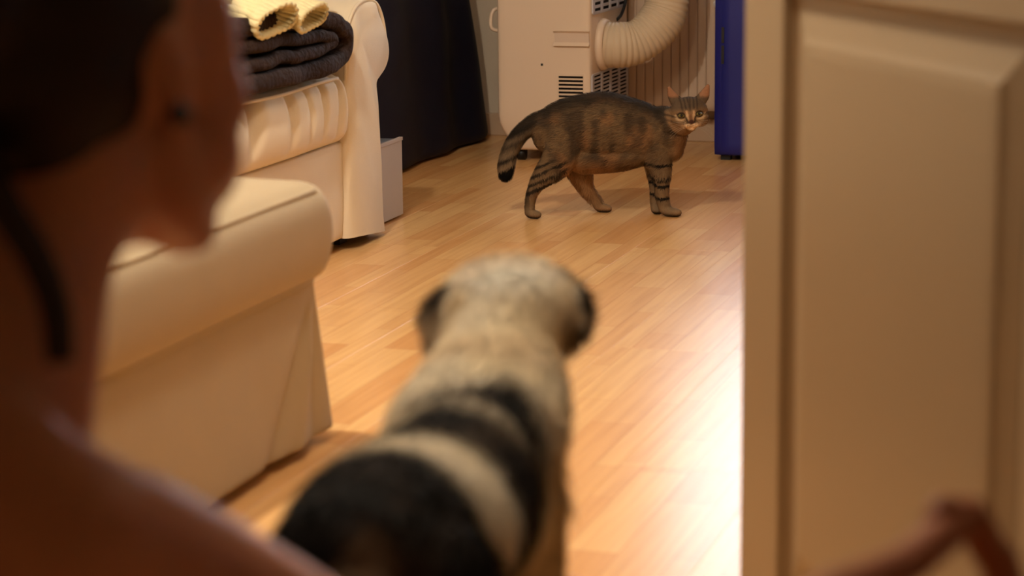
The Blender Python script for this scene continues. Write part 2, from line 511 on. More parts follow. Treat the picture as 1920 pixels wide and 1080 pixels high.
for nm, lo, hi in (('stile', (0, 0, 0.008), (px0, DT, DH)), ('stile', (px1, 0, 0.008), (DWd, DT, DH)),
                   ('rail', (px0, 0, 0.008), (px1, DT, 0.10)), ('rail', (px0, 0, 0.812), (px1, DT, 0.98)), ('rail', (px0, 0, 1.88), (px1, DT, DH))):
    box(nm, lo, hi, M['door'], door, bev=0.0015 if nm == 'rail' else 0.003)
hd = tube('handle', catmull([(0.06, 0, 1.05), (0.06, -0.05, 1.05), (0.075, -0.06, 1.05), (0.17, -0.058, 1.05)], 6), 0.009, M['metal'], door)
for hz in (0.25, 1.75):
    tube('hinge', [(DWd + 0.006, -0.004, hz), (DWd + 0.006, -0.004, hz + 0.09)], 0.007, M['metal'], door)
# door frame
df = struct(link('trim_1', None), 'painted door frame')
box('jamb', (DX1, YD - 0.14, 0), (DX1 + 0.05, YD + 0.015, 2.12), M['door'], df, bev=0.004)
box('jamb', (DX0 - 0.05, YD - 0.14, 0), (DX0, YD + 0.015, 2.12), M['door'], df, bev=0.004)
box('jamb', (DX0 - 0.05, YD - 0.14, 2.05), (DX1 + 0.05, YD + 0.015, 2.12), M['door'], df, bev=0.004)

# ------------------------------------------------------------------ pendant lamp of the room, and an added fill lamp inside the doorway
LX, LY, LZ = -1.66, 3.28, 2.05
pl = thing('pendant_lamp', 'dark enamel pendant lamp hanging over the ottoman', 'lamp', (LX, LY, LZ))
V, Fs = lathe_np([(0.215, 0.0), (0.205, 0.03), (0.16, 0.11), (0.07, 0.17), (0.03, 0.19), (0.03, 0.23), (0.026, 0.23), (0.026, 0.19), (0.066, 0.165), (0.155, 0.105), (0.2, 0.028), (0.211, 0.0), (0.215, 0.0)], 40)
link('lamp_shade', new_mesh('lamp_shade', V, Fs), M['lampshade'], pl)
tube('cord', [(0, 0, 0.23), (0, 0, CE - LZ)], 0.004, M['black'], pl)
bm = bmesh.new(); bmesh.ops.create_uvsphere(bm, u_segments=20, v_segments=12, radius=0.03)
me = bpy.data.meshes.new('bulb'); bm.to_mesh(me); bm.free(); link('bulb', me, M['bulb'], pl, (0, 0, 0.13))
ld = bpy.data.lights.new('pendant_light', 'POINT'); ld.energy = LAMP_W; ld.color = LAMP_COL; ld.shadow_soft_size = 0.05
link('pendant_light', ld, None, pl, (0, 0, 0.045))
hl = thing('fill_lamp', 'added unseen fill lamp just inside the doorway', 'lamp', (-0.92, 2.22, CE))
V, Fs = lathe_np([(0.02, -0.075), (0.08, -0.07), (0.13, -0.045), (0.15, -0.01), (0.15, 0.0)], 32)
link('fill_glass', new_mesh('fill_glass', V, Fs), emis('fill_lamp_glass', (1, 0.75, 0.5), 0.35), hl)
hd2 = bpy.data.lights.new('fill_light', 'POINT'); hd2.energy = FILL_W; hd2.color = LAMP_COL; hd2.shadow_soft_size = 0.15  # added fill to brighten the dog and door, no known source
link('fill_light', hd2, None, hl, (0, 0, -0.22))

# ------------------------------------------------------------------ sofa along the left wall, facing +x
SX, SB = -2.035, -2.95                   # front face, back
sofa = thing('sofa', 'cream slipcovered sofa with rounded arm along the left wall', 'sofa', (-2.5, 4.35, 0))
def S(o):                                  # world-built mesh under the sofa's empty
    o.location = Vector(o.location) - Vector((-2.5, 4.35, 0)); return o
arm_out = [(5.097, 0.03), (5.094, 0.224), (5.095, 0.417), (5.103, 0.506), (5.126, 0.556), (5.173, 0.590), (5.243, 0.602), (5.312, 0.590), (5.356, 0.548),
           (5.374, 0.488), (5.354, 0.432), (5.305, 0.397), (5.283, 0.365), (5.283, 0.318), (5.295, 0.236), (5.314, 0.153), (5.332, 0.07), (5.336, 0.012)]
def arm_mesh(outl, x0, x1):
    """arm: rounded outline swept from the front x0 to the back x1, softly pillowed front and draped cloth folds"""
    O = catmull(outl, 4); nO = len(O); c = O.mean(axis=0)
    V = []; Fs = []
    st = [(x0 + 0.0, 0.80), (x0 - 0.0, 0.90), (x0 - 0.004, 0.955), (x0 - 0.014, 0.988), (x0 - 0.03, 1.0)] + [(x0 - 0.03 + (x1 - x0 + 0.03) * k / 12, 1.0) for k in range(1, 13)]
    st[0] = (x0 + 0.004, 0.80)
    for j, (x, s) in enumerate(st):
        for i, p in enumerate(O):
            w = 0.004 * math.sin(p[1] * 21 + j * 0.7 + p[0] * 30) + 0.003 * math.sin(p[0] * 47 - j)
            edge_w = min(1, p[1] / 0.1)
            dz = p[1]
            q = c + (p - c) * s if p[1] > 0.06 else np.array([c[0] + (p[0] - c[0]) * s, p[1]])
            V.append((x + (w if j > 3 else w * 0.8), q[0] + w * 0.7, q[1] + w * 0.3 * edge_w))
    for j in range(len(st) - 1):
        for i in range(nO - 1):
            Fs.append((j * nO + i, j * nO + i + 1, (j + 1) * nO + i + 1, (j + 1) * nO + i))
    Fs.append(tuple(range(nO))[::-1])
    Fs.append(tuple((len(st) - 1) * nO + i for i in range(nO)))
    return V, Fs
def fix_normals(me):
    bm = bmesh.new(); bm.from_mesh(me); bmesh.ops.recalc_face_normals(bm, faces=bm.faces[:]); bm.to_mesh(me); bm.free(); return me
for mir in (0, 1):
    outl = arm_out if not mir else [(8.66 - p[0], p[1]) for p in arm_out]
    V, Fs = arm_mesh(outl, SX, SB)
    a = S(link('armrest', fix_normals(new_mesh('armrest', V, Fs)), M['sofa'], sofa))
    O = catmull(outl, 4); c = O.mean(axis=0)
    pp = [(SX - 0.007, c[0] + (p[0] - c[0]) * 0.985, c[1] + (p[1] - c[1]) * 0.985) for p in O if p[1] > 0.40]
    V, Fs = tube_np(pp, 0.0045, 8)
    link('piping', new_mesh('piping', V, Fs), M['sofa'], a)
def pleats(V):
    out = V.copy()
    y = V[:, 1]; fr = ss(SX - 0.06, SX + 0.0, V[:, 0])
    zz = (V[:, 2] - 0.26) / 0.17
    ph = y * 46 + 2.5 * np.sin(y * 9) + 1.6 * (1 - zz)
    f = np.maximum(0, np.sin(ph)) ** 3 * np.clip(zz * 1.2, 0.15, 1) * (0.5 + vnoise(V * [0, 1, 0], 7.0))
    out[:, 0] += fr * (-0.026 * f + 0.014 * (vnoise(V, 9.0) - 0.5)) + 0.018 * fr * np.sin(np.clip(zz, 0, 1) * PI)
    out[:, 2] += (1 - fr) * 0.012 * (vnoise(V, 7.0) - 0.5) * (zz > 0.8)
    return out
for y0, y1 in ((3.57, 4.325), (4.335, 5.088)):
    cu = S(rbox('seat_cushion', (-2.75, y0, 0.268), (SX, y1, 0.437), 0.035, M['sofa'], sofa, n=(20, 90, 14), fn=pleats))
    yy = np.linspace(y0 + 0.05, y1 - 0.05, 50)
    V, Fs = tube_np([(SX - 0.004, t, 0.426 + 0.002 * math.sin(t * 13)) for t in yy], 0.0045, 8)
    link('piping', new_mesh('piping', V, Fs), M['sofa'], cu)
def skirt(V):
    o = V.copy(); o[:, 0] += ss(SX - 0.05, SX - 0.02, V[:, 0]) * 0.008 * (vnoise(V, 8.0) - 0.5) * 2; return o
S(rbox('base', (SB + 0.02, 3.56, 0.028), (SX - 0.018, 5.10, 0.27), 0.012, M['sofa'], sofa, n=(6, 60, 12), fn=skirt))
S(rbox('backrest', (SB, 3.36, 0.03), (-2.72, 5.30, 0.82), 0.07, M['sofa'], sofa, n=(8, 24, 12)))
for y0, y1 in ((3.60, 4.32), (4.34, 5.07)):
    S(rbox('back_cushion', (-2.76, y0, 0.44), (-2.56, y1, 0.86), 0.08, M['sofa'], sofa, n=(8, 16, 12)))
for fx in (-2.12, -2.85):
    for fy in (3.50, 5.19):
        S(box('leg', (fx - 0.025, fy - 0.025, 0.0), (fx + 0.025, fy + 0.025, 0.04), M['dark'], sofa))

# ------------------------------------------------------------------ ottoman
OX1, OX0, OY0, OY1 = -1.412, -1.985, 2.60, 3.425
ott = thing('ottoman', 'square cream slipcovered ottoman in front of the sofa', 'ottoman', ((OX0 + OX1) / 2, (OY0 + OY1) / 2, 0))
oc = Vector(((OX0 + OX1) / 2, (OY0 + OY1) / 2, 0))
def OT(o): o.location = Vector(o.location) - oc; return o
def ott_cushion(V):
    o = V.copy(); z = (V[:, 2] - 0.272) / 0.166
    b = 0.016 * np.sin(np.clip(z, 0, 1) * PI)
    cx, cy = oc.x, oc.y
    fx = (V[:, 0] - cx) / ((OX1 - OX0) / 2); fy = (V[:, 1] - cy) / ((OY1 - OY0) / 2)
    o[:, 0] += fx * b; o[:, 1] += fy * b
    top = np.clip(z, 0, 1) ** 2
    o[:, 2] += top * 0.028 * (1 - np.clip(np.abs(fx), 0, 1) ** 2.5) * (1 - np.clip(np.abs(fy), 0, 1) ** 2.5)
    o[:, 2] += top * 0.008 * (vnoise(V, 6.0) - 0.5)
    return o
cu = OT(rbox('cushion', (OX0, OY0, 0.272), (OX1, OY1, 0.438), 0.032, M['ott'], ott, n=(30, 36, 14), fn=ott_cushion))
for zz, ins in ((0.425, 0.004), (0.277, 0.012)):
    pp = [(OX1 - ins, OY0 + 0.03, zz), (OX1 - ins, OY1 - 0.04, zz), (OX1 - 0.015 - ins, OY1 - 0.015 - ins, zz), (OX1 - 0.04, OY1 - ins, zz), (OX0 + 0.04, OY1 - ins, zz), (OX0 + 0.012, OY1 - 0.012, zz), (OX0 + ins, OY1 - 0.04, zz), (OX0 + ins, OY0 + 0.04, zz)]
    V, Fs = tube_np(np.vstack([np.linspace(a, b, 8) for a, b in zip(pp[:-1], pp[1:])]), 0.005, 8)
    link('piping', new_mesh('piping', V, Fs), M['ott'], cu)
def ott_skirt(V):
    o = V.copy(); z = np.clip(V[:, 2] / 0.27, 0, 1)
    cx, cy = oc.x, oc.y
    hx, hy = (OX1 - OX0) / 2, (OY1 - OY0) / 2
    fx = (V[:, 0] - cx) / hx; fy = (V[:, 1] - cy) / hy
    fl = (1 - z) * 0.02 - 0.012
    o[:, 0] += fx * fl; o[:, 1] += fy * fl
    # corner folds that fan out from the top corner
    dy = (OY1 - V[:, 1]); down = (1 - z) * 0.27
    for k, sl in enumerate((0.25, 0.55, 0.95)):
        d = np.abs(dy - 0.015 - sl * down)
        o[:, 0] += ss(0.9, 1.0, fx) * (0.008 if k % 2 else -0.009) * np.exp(-(d / (0.012 + 0.04 * down)) ** 2) * np.clip(down * 9, 0, 1)
    o[:, 0] += ss(0.9, 1, fx) * 0.012 * (vnoise(V, 6.0) - 0.5) * (1 - z)
    return o
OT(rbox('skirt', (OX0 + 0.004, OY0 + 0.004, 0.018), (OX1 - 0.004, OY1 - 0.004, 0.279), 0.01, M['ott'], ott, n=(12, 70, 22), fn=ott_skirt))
for fx in (OX0 + 0.06, OX1 - 0.06):
    for fy in (OY0 + 0.06, OY1 - 0.06):
        OT(box('leg', (fx - 0.02, fy - 0.02, 0), (fx + 0.02, fy + 0.02, 0.03), M['dark'], ott))

# ------------------------------------------------------------------ folded plush blanket and knitted sweater on the seat
def sheet(name, path, xs, material, parent, thick, wob=0.01, seed=0.0, rib=0.0, subs=1, ns=8):
    """cloth layer: a path in (y,z) swept along x, wrinkled, given thickness"""
    P = catmull(path, ns); V = []; Fs = []; n = len(P); k = len(xs)
    s = np.concatenate([[0], np.cumsum(np.linalg.norm(np.diff(P, axis=0), axis=1))])
    T = np.gradient(P, axis=0); T /= np.linalg.norm(T, axis=1, keepdims=True) + 1e-9
    Nn = np.stack([-T[:, 1], T[:, 0]], 1)
    for j, x in enumerate(xs):
        base = np.stack([np.full(n, x), P[:, 0], P[:, 1]], 1)
        wz = (vnoise(base, 14.0, seed) - 0.5) * 2 * wob + (vnoise(base, 34.0, seed + 7) - 0.5) * wob
        rz = rib * np.abs(np.sin(PI * s / 0.021)) if rib else 0
        q = P + Nn * (wz + rz)[:, None]
        xx = x + (vnoise(base, 9.0, seed + 3) - 0.5) * wob * 2.5
        V += [(float(a), float(b), float(c)) for a, (b, c) in zip(np.broadcast_to(xx, n), q)]
    for j in range(k - 1):
        for i in range(n - 1):
            Fs.append((j * n + i, j * n + i + 1, (j + 1) * n + i + 1, (j + 1) * n + i))
    o = link(name, new_mesh(name, V, Fs), material, parent)
    so = o.modifiers.new('thick', 'SOLIDIFY'); so.thickness = thick; so.offset = 0
    su = o.modifiers.new('soft', 'SUBSURF'); su.levels = subs; su.render_levels = subs
    return o
blk = thing('blanket', 'dark brown plush blanket folded in thick layers on the sofa seat', 'blanket', (-2.2, 4.8, 0.44))
bo = Vector((-2.2, 4.8, 0.44))
xs = np.linspace(-2.005, -2.46, 22)
for nm, path, th, sd in (
        ('outer_fold', [(4.40, 0.468), (4.6, 0.466), (4.85, 0.464), (4.975, 0.468), (5.028, 0.497), (5.022, 0.540), (4.96, 0.570), (4.85, 0.580), (4.65, 0.588), (4.42, 0.592)], 0.042, 1.0),
        ('inner_fold', [(4.42, 0.510), (4.6, 0.508), (4.8, 0.505), (4.90, 0.508), (4.945, 0.520), (4.92, 0.538), (4.84, 0.545), (4.7, 0.548), (4.5, 0.552), (4.40, 0.552)], 0.030, 5.0)):
    o = sheet(nm, path, xs, M['blanket'], blk, th, 0.010, sd, subs=2); o.location = -bo + Vector((.006, 0, .003))
swe = thing('knitted_sweater', 'cream ribbed knit sweater crumpled on top of the dark blanket', 'sweater', (-2.15, 4.75, 0.61))
wo = Vector((-2.15, 4.75, 0.61))
o = sheet('body', [(4.42, 0.60), (4.46, 0.638), (4.56, 0.645), (4.64, 0.632), (4.70, 0.65), (4.78, 0.645), (4.84, 0.624)], np.linspace(-2.06, -2.40, 18), M['knit'], swe, 0.010, 0.012, 2.0, rib=0.012, ns=26, subs=0); o.location = -wo + Vector((.006, 0, .014))
o = sheet('body', [(4.84, 0.618), (4.88, 0.640), (4.95, 0.642), (5.02, 0.632), (5.06, 0.612)], np.linspace(-2.07, -2.32, 14), M['knit'], swe, 0.012, 0.010, 6.0, rib=0.012, ns=26, subs=0); o.location = -wo + Vector((.006, 0, .014))
def sleeve(name, path, rad, parent):
    P = catmull(path, 7); n = len(P); seg = 144
    R = np.interp(np.linspace(0, 1, n), np.linspace(0, 1, len(rad)), rad)
    T = np.gradient(P, axis=0); T /= np.linalg.norm(T, axis=1, keepdims=True)
    V = []; Fs = []
    for i in range(n):
        side = np.cross(T[i], [0, 0, 1.0]); side /= np.linalg.norm(side); upv = np.cross(side, T[i])
        for k in range(seg):
            t = 2 * PI * k / seg
            r = R[i] * (1 + 0.075 * math.sin(20 * t)) + 0.004 * math.sin(i * 0.9 + 2 * t)
            V.append(P[i] + r * (math.cos(t) * side * 1.15 + math.sin(t) * upv * (0.50 + 0.10 * math.sin(2 * t + 0.6))))
    for i in range(n - 1):
        for k in range(seg):
            k2 = (k + 1) % seg; Fs.append((i * seg + k, i * seg + k2, (i + 1) * seg + k2, (i + 1) * seg + k))
    o = link(name, new_mesh(name, V, Fs), M['knit'], parent)
    so = o.modifiers.new('thick', 'SOLIDIFY'); so.thickness = 0.008; so.offset = -1
    o.location = -wo + Vector((.006, 0, .014)); return o
sleeve('sleeve', [(-1.975, 4.735, 0.580), (-2.02, 4.735, 0.597), (-2.09, 4.73, 0.618), (-2.20, 4.70, 0.645)], [0.055, 0.052, 0.055, 0.05], swe)
sleeve('sleeve', [(-1.985, 4.555, 0.587), (-2.03, 4.56, 0.603), (-2.10, 4.57, 0.625), (-2.22, 4.57, 0.648)], [0.065, 0.06, 0.06, 0.05], swe)

# ------------------------------------------------------------------ grey box beside the sofa arm
gb = thing('storage_box', 'pale grey cardboard box on the floor beside the sofa arm', 'box', (-2.26, 5.50, 0))
box('body', (-0.16, -0.14, 0.006), (0.166, 0.117, 0.206), M['boxgrey'], gb, bev=0.002)
box('lid_print', (-0.155, -0.135, 0.206), (0.155, 0.105, 0.209), M['boxtop'], gb)
box('lid_rim', (0.158, -0.14, 0.204), (0.168, 0.119, 0.213), M['boxgrey'], gb, bev=0.001)
for bx in (-0.15, 0.12):
    for by in (-0.12, 0.085):
        box('foot', (bx, by, 0), (bx + 0.03, by + 0.025, 0.0065), M['black'], gb)

# ------------------------------------------------------------------ tall navy fabric cover
nv = thing('fabric_cover', 'tall dark navy fabric cover tapering upwards behind the sofa arm', 'cover', (-2.6, 6.70, 0))
def navy(V):
    o = V.copy(); z = V[:, 2] / 1.3
    y = V[:, 1] + 0.0
    o[:, 1] = np.where(y > 0, y - 0.41 * z * (y / 0.535), y + 0.02 * z)
    o[:, 0] += 0.02 * (vnoise(V, 5.0) - 0.5) + 0.012 * np.sin(V[:, 1] * 17 + 2 * vnoise(V, 3.0)) * ss(0.1, 0.2, V[:, 0])
    o[:, 0] -= 0.05 * z * ss(0, 0.2, V[:, 0])
    return o
nb = rbox('cover', (-0.22, -0.50, 0.004), (0.232, 0.535, 1.3), 0.025, M['navy'], nv, n=(8, 40, 40), fn=navy)
tube('seam', [(0.235 - 0.05 * t, 0.03 - 0.1 * t, 0.02 + 1.25 * t) for t in np.linspace(0, 1, 12)], 0.003, M['navy'], nv)

# ------------------------------------------------------------------ portable air conditioner
AX0, AX1, AY0, AY1, AZ = -2.172, -1.872, 6.675, 7.12, 0.78
ac = thing('air_conditioner', 'white portable air conditioner with vents beside the radiator', 'air conditioner', ((AX0 + AX1) / 2, (AY0 + AY1) / 2, 0))
ao = Vector(((AX0 + AX1) / 2, (AY0 + AY1) / 2, 0))
def A(o): o.location = Vector(o.location) - ao; return o
def acshape(V):
    o = V.copy(); z = V[:, 2]
    t = ss(0.14, 0.02, z)
    left = V[:, 0] < ao.x
    o[:, 0] += np.where(left, 0.045 * t, -0.01 * t)
    o[:, 1] += np.where(V[:, 1] < ao.y, 0.02 * t, -0.02 * t)
    return o
body = A(rbox('body', (AX0, AY0, 0.035), (AX1, AY1, AZ), 0.014, M['acwhite'], ac, n=(16, 16, 30), fn=acshape))
# handle recess on the front: plate coloured darker for the recess shade, with lip
A(box('handle_recess', (-1.985, AY0 - 0.0025, 0.367), (AX1 - 0.004, AY0 + 0.004, 0.402), mat('recess_shade', lin(214, 192, 172), 0.5), ac))
rec = A(prism('handle_lip', [(AY0 - 0.0025, 0.402), (AY0 - 0.010, 0.408), (AY0 + 0.004, 0.409), (AY0 + 0.004, 0.402)], 'x', -1.988, AX1 - 0.003, M['acwhite'], ac))
A(prism('handle_shelf', [(AY0 + 0.004, 0.365), (AY0 - 0.011, 0.363), (AY0 - 0.0025, 0.374), (AY0 + 0.004, 0.374)], 'x', -1.988, AX1 - 0.003, M['acwhite'], ac))
A(box('screw_hole', (-2.030, AY0 - 0.001, 0.3005), (-2.023, AY0 + 0.003, 0.3075), M['black'], ac))
# front vent: dark opening with white slats
A(box('vent_opening', (-1.973, AY0 - 0.0015, 0.175), (-1.896, AY0 + 0.003, 0.276), M['void'], ac))
for k in range(9):
    z = 0.1765 + k * 0.0118
    A(box('vent_slat', (-1.974, AY0 - 0.004, z), (-1.895, AY0 + 0.0, z + 0.0052), M['acwhite'], ac))
# side grilles
def side_grille(z0, z1, y0, y1, cols, rows, vert=False):
    A(box('grille_opening', (AX1 - 0.003, y0, z0), (AX1 + 0.0015, y1, z1), M['void'], ac))
    cw = (y1 - y0) / cols
    for c in range(cols + 1):
        yc = y0 + c * cw
        A(box('grille_bar', (AX1, yc - 0.010, z0), (AX1 + 0.005, yc + 0.010, z1), M['acgrey'], ac))
    rh = (z1 - z0) / rows
    for r in range(rows + 1):
        zc = z0 + r * rh
        A(box('grille_slat', (AX1, y0, zc - rh * 0.24), (AX1 + 0.004, y1, zc + rh * 0.24), M['acgrey'], ac))
side_grille(0.13, 0.272, 6.69, 7.10, 4, 12)
side_grille(0.46, 0.70, 6.70, 7.08, 4, 13)
for wx in (AX0 + 0.06, AX1 - 0.05):
    for wy in (AY0 + 0.06, AY1 - 0.06):
        A(tube('caster', [(wx - 0.012, wy, 0.02), (wx + 0.012, wy, 0.02)], 0.02, M['black'], ac, seg=16))
A(tube('cord_loop', catmull([(AX0 + 0.003, 6.73, 0.470), (AX0 - 0.018, 6.71, 0.466), (AX0 - 0.027, 6.705, 0.44), (AX0 - 0.024, 6.705, 0.41), (AX0 + 0.003, 6.72, 0.40)], 8), 0.006, M['acwhite'], ac))
A(tube('power_cord', catmull([(AX1 + 0.004, 7.06, 0.70), (AX1 + 0.012, 7.06, 0.56), (AX1 + 0.012, 7.05, 0.48), (AX1 + 0.006, 7.02, 0.435), (AX1 + 0.002, 6.98, 0.42)], 8), 0.005, M['black'], ac))
# exhaust hose: corrugated
hp = catmull([(AX1 + 0.012, 6.80, 0.358), (AX1 + 0.05, 6.805, 0.356), (AX1 + 0.10, 6.83, 0.362), (AX1 + 0.145, 6.86, 0.395), (AX1 + 0.178, 6.89, 0.450), (AX1 + 0.188, 6.91, 0.53), (AX1 + 0.19, 6.96, 0.66), (AX1 + 0.24, 7.05, 0.80), (AX1 + 0.30, 7.16, 0.90)], 40)
sl = np.concatenate([[0], np.cumsum(np.linalg.norm(np.diff(hp, axis=0), axis=1))])
rr = 0.066 + 0.0035 * np.abs(np.sin(PI * sl / 0.0145)) + 0.002 * np.sin(sl * 40)
A(tube('exhaust_hose', hp, rr, M['hose'], ac, seg=32, cap=False))['label'] = 'cream corrugated exhaust hose curving up'
cv, cf = lathe_np([(0.055, 0.0), (0.079, 0.0), (0.080, 0.010), (0.076, 0.020), (0.070, 0.022), (0.064, 0.020)], 40)
A(link('hose_collar', new_mesh('hose_collar', cv, cf), M['acwhite'], ac, (AX1, 6.80, 0.358), (0, PI / 2, 0)))

# ------------------------------------------------------------------ radiator under the window
rd = thing('radiator', 'beige ribbed radiator on the back wall behind the cat', 'radiator', (-1.5, 7.22, 0))
RZ0, RZ1 = 0.115, 0.60
def rib_mesh(w):
    V, Fs = rbox_np((-w / 2, -0.055, RZ0), (w / 2, 0.035, RZ1), 0.003, (6, 6, 8))
    return new_mesh('rib', V, Fs)
rw = 0.029; rme = rib_mesh(rw - 0.0004); rme.materials.append(M['radiator'])
for k in range(26):
    link('rib', rme, None, rd, (-0.37 + k * rw, 0, 0))
box('manifold', (-0.39, -0.03, RZ0 + 0.02), (0.40, 0.02, RZ0 + 0.05), M['radiator'], rd)
box('manifold', (-0.39, -0.03, RZ1 - 0.06), (0.40, 0.02, RZ1 - 0.03), M['radiator'], rd)
box('top_grille', (-0.39, -0.058, RZ1 - 0.002), (0.39, 0.04, RZ1 + 0.008), M['radiator'], rd, bev=0.002)
for bx in (-0.25, 0.25):
    box('bracket', (bx - 0.015, 0.02, 0.2), (bx + 0.015, 0.08, 0.5), M['radiator'], rd)
tube('valve', [(-0.085, -0.055, 0.462), (-0.085, -0.085, 0.462)], 0.011, M['frame'], rd, seg=14)
tube('pipe', [(0.36, 0, RZ0 + 0.03), (0.36, 0, 0.0)], 0.008, M['frame'], rd)

# ------------------------------------------------------------------ blue locker by the door
bl = thing('locker', 'royal blue locker with narrow black slots beside the door edge', 'locker', (-1.34, 6.96, 0))
rbox('body', (-0.19, -0.10, 0.014), (0.20, 0.15, 0.62), 0.008, M['blue'], bl, n=(6, 6, 8))
rbox('door_leaf', (-0.165, -0.112, 0.02), (0.185, -0.098, 0.61), 0.004, M['blue'], bl, n=(6, 4, 8))
for z0, z1 in ((0.30, 0.356), (0.364, 0.412)):
    box('slot', (-0.1645, -0.1135, z0), (-0.156, -0.108, z1), M['black'], bl)
for fx in (-0.17, 0.15):
    for fy in (-0.085, 0.12):
        box('foot', (fx, fy, 0), (fx + 0.03, fy + 0.03, 0.016), M['black'], bl)

# ------------------------------------------------------------------ tabby cat, side on, head turned to the camera
cat = thing('cat', 'brown tabby cat with ringed tail standing sideways and staring', 'cat', (-1.602, 5.765, 0), YAW)
HX, HZ = .010, -.008                      # where the turned head sits
def hd(*p): return [(q[0] + HX, q[1], q[2] + HZ, *q[3:]) for q in p]
cat_ch = [
    [(-.112, 0, .224, .058, .052, .066), (-.078, 0, .231, .068, .062, .077), (-.040, 0, .236, .07, .070, .082), (.020, 0, .232, .07, .078, .094), (.090, 0, .221, .06, .070, .088), (.150, -.004, .214, .05, .058, .072), (.196, -.014, .212, .038, .046, .052)],
    [(.150, -.005, .238, .046), (.186, -.018, .244, .044), (.218, -.034, .250, .040), (.236, -.044, .264, .037)],
    [(.200, -.018, .222, .040, .042, .040), (.196, -.015, .180, .034, .038, .036)],
    [(-.070, .0, .172, .04, .050, .038), (-.035, .0, .158, .045, .055, .044), (.0, 0, .157, .045, .062, .043), (.06, 0, .161, .045, .064, .042), (.12, 0, .172, .045, .052, .04)],
    hd((.231, -.045, .2845, .050, .043, .0405)),
    hd((.207, -.060, .2660, .025, .023, .021)), hd((.257, -.060, .2685, .025, .023, .021)),
    hd((.231, -.070, .292, .016, .012, .010), (.2325, -.082, .278, .0105, .009, .010), (.2340, -.091, .264, .0095, .008, .008)),
    hd((.2255, -.086, .2575, .0125, .012, .0095)), hd((.2425, -.086, .2580, .0125, .012, .0095)),
    hd((.234, -.080, .2470, .012, .011, .009)),
    hd((.205, -.038, .307, .020, .010, .014), (.194, -.039, .320, .0165, .008, .011), (.186, -.040, .333, .011, .006, .009), (.179, -.041, .349, .0045, .0045, .004)),
    hd((.257, -.038, .311, .020, .010, .014), (.268, -.039, .324, .0165, .008, .011), (.275, -.040, .338, .011, .006, .009), (.281, -.041, .354, .0045, .0045, .004)),
    [(-.095, 0, .248, .040), (-.130, 0, .250, .032), (-.166, 0, .241, .026), (-.203, 0, .214, .0225), (-.228, 0, .173, .0215), (-.238, 0, .134, .022), (-.240, 0, .112, .019)],
    [(-.082, -.030, .205, .056, .040, .060), (-.098, -.044, .160, .044, .030, .046), (-.132, -.050, .120, .032, .025, .032), (-.158, -.052, .092, .021, .018, .021), (-.174, -.053, .058, .0145), (-.178, -.053, .026, .0135), (-.176, -.055, .015, .0135, .015, .0125), (-.160, -.058, .011, .013, .014, .0105)],
    [(-.055, .032, .165, .055, .036, .05), (-.040, .038, .105, .031, .026, .034), (-.026, .04, .066, .020), (-.002, .04, .034, .0145), (.010, .04, .015, .0135), (.030, .038, .010, .013, .014, .010)],
    [(.158, -.030, .185, .044, .030, .05), (.168, -.036, .130, .028, .024, .03), (.171, -.037, .095, .0215), (.172, -.037, .058, .0185), (.178, -.038, .026, .0165), (.188, -.042, .014, .017, .017, .013), (.208, -.046, .0105, .0155, .016, .0105)],
    [(.152, .022, .18, .04, .03, .05), (.158, .02, .12, .025), (.160, .016, .07, .0185), (.160, .010, .028, .0165), (.162, .0, .012, .017, .018, .012)],
]
cat_me = organic('body', cat_ch, 0.0024, 4)
def mixc(a, b, t): return a * (1 - t[:, None]) + b * t[:, None]
def cc(r, g, b): return np.array(lin(r, g, b))[None, :]
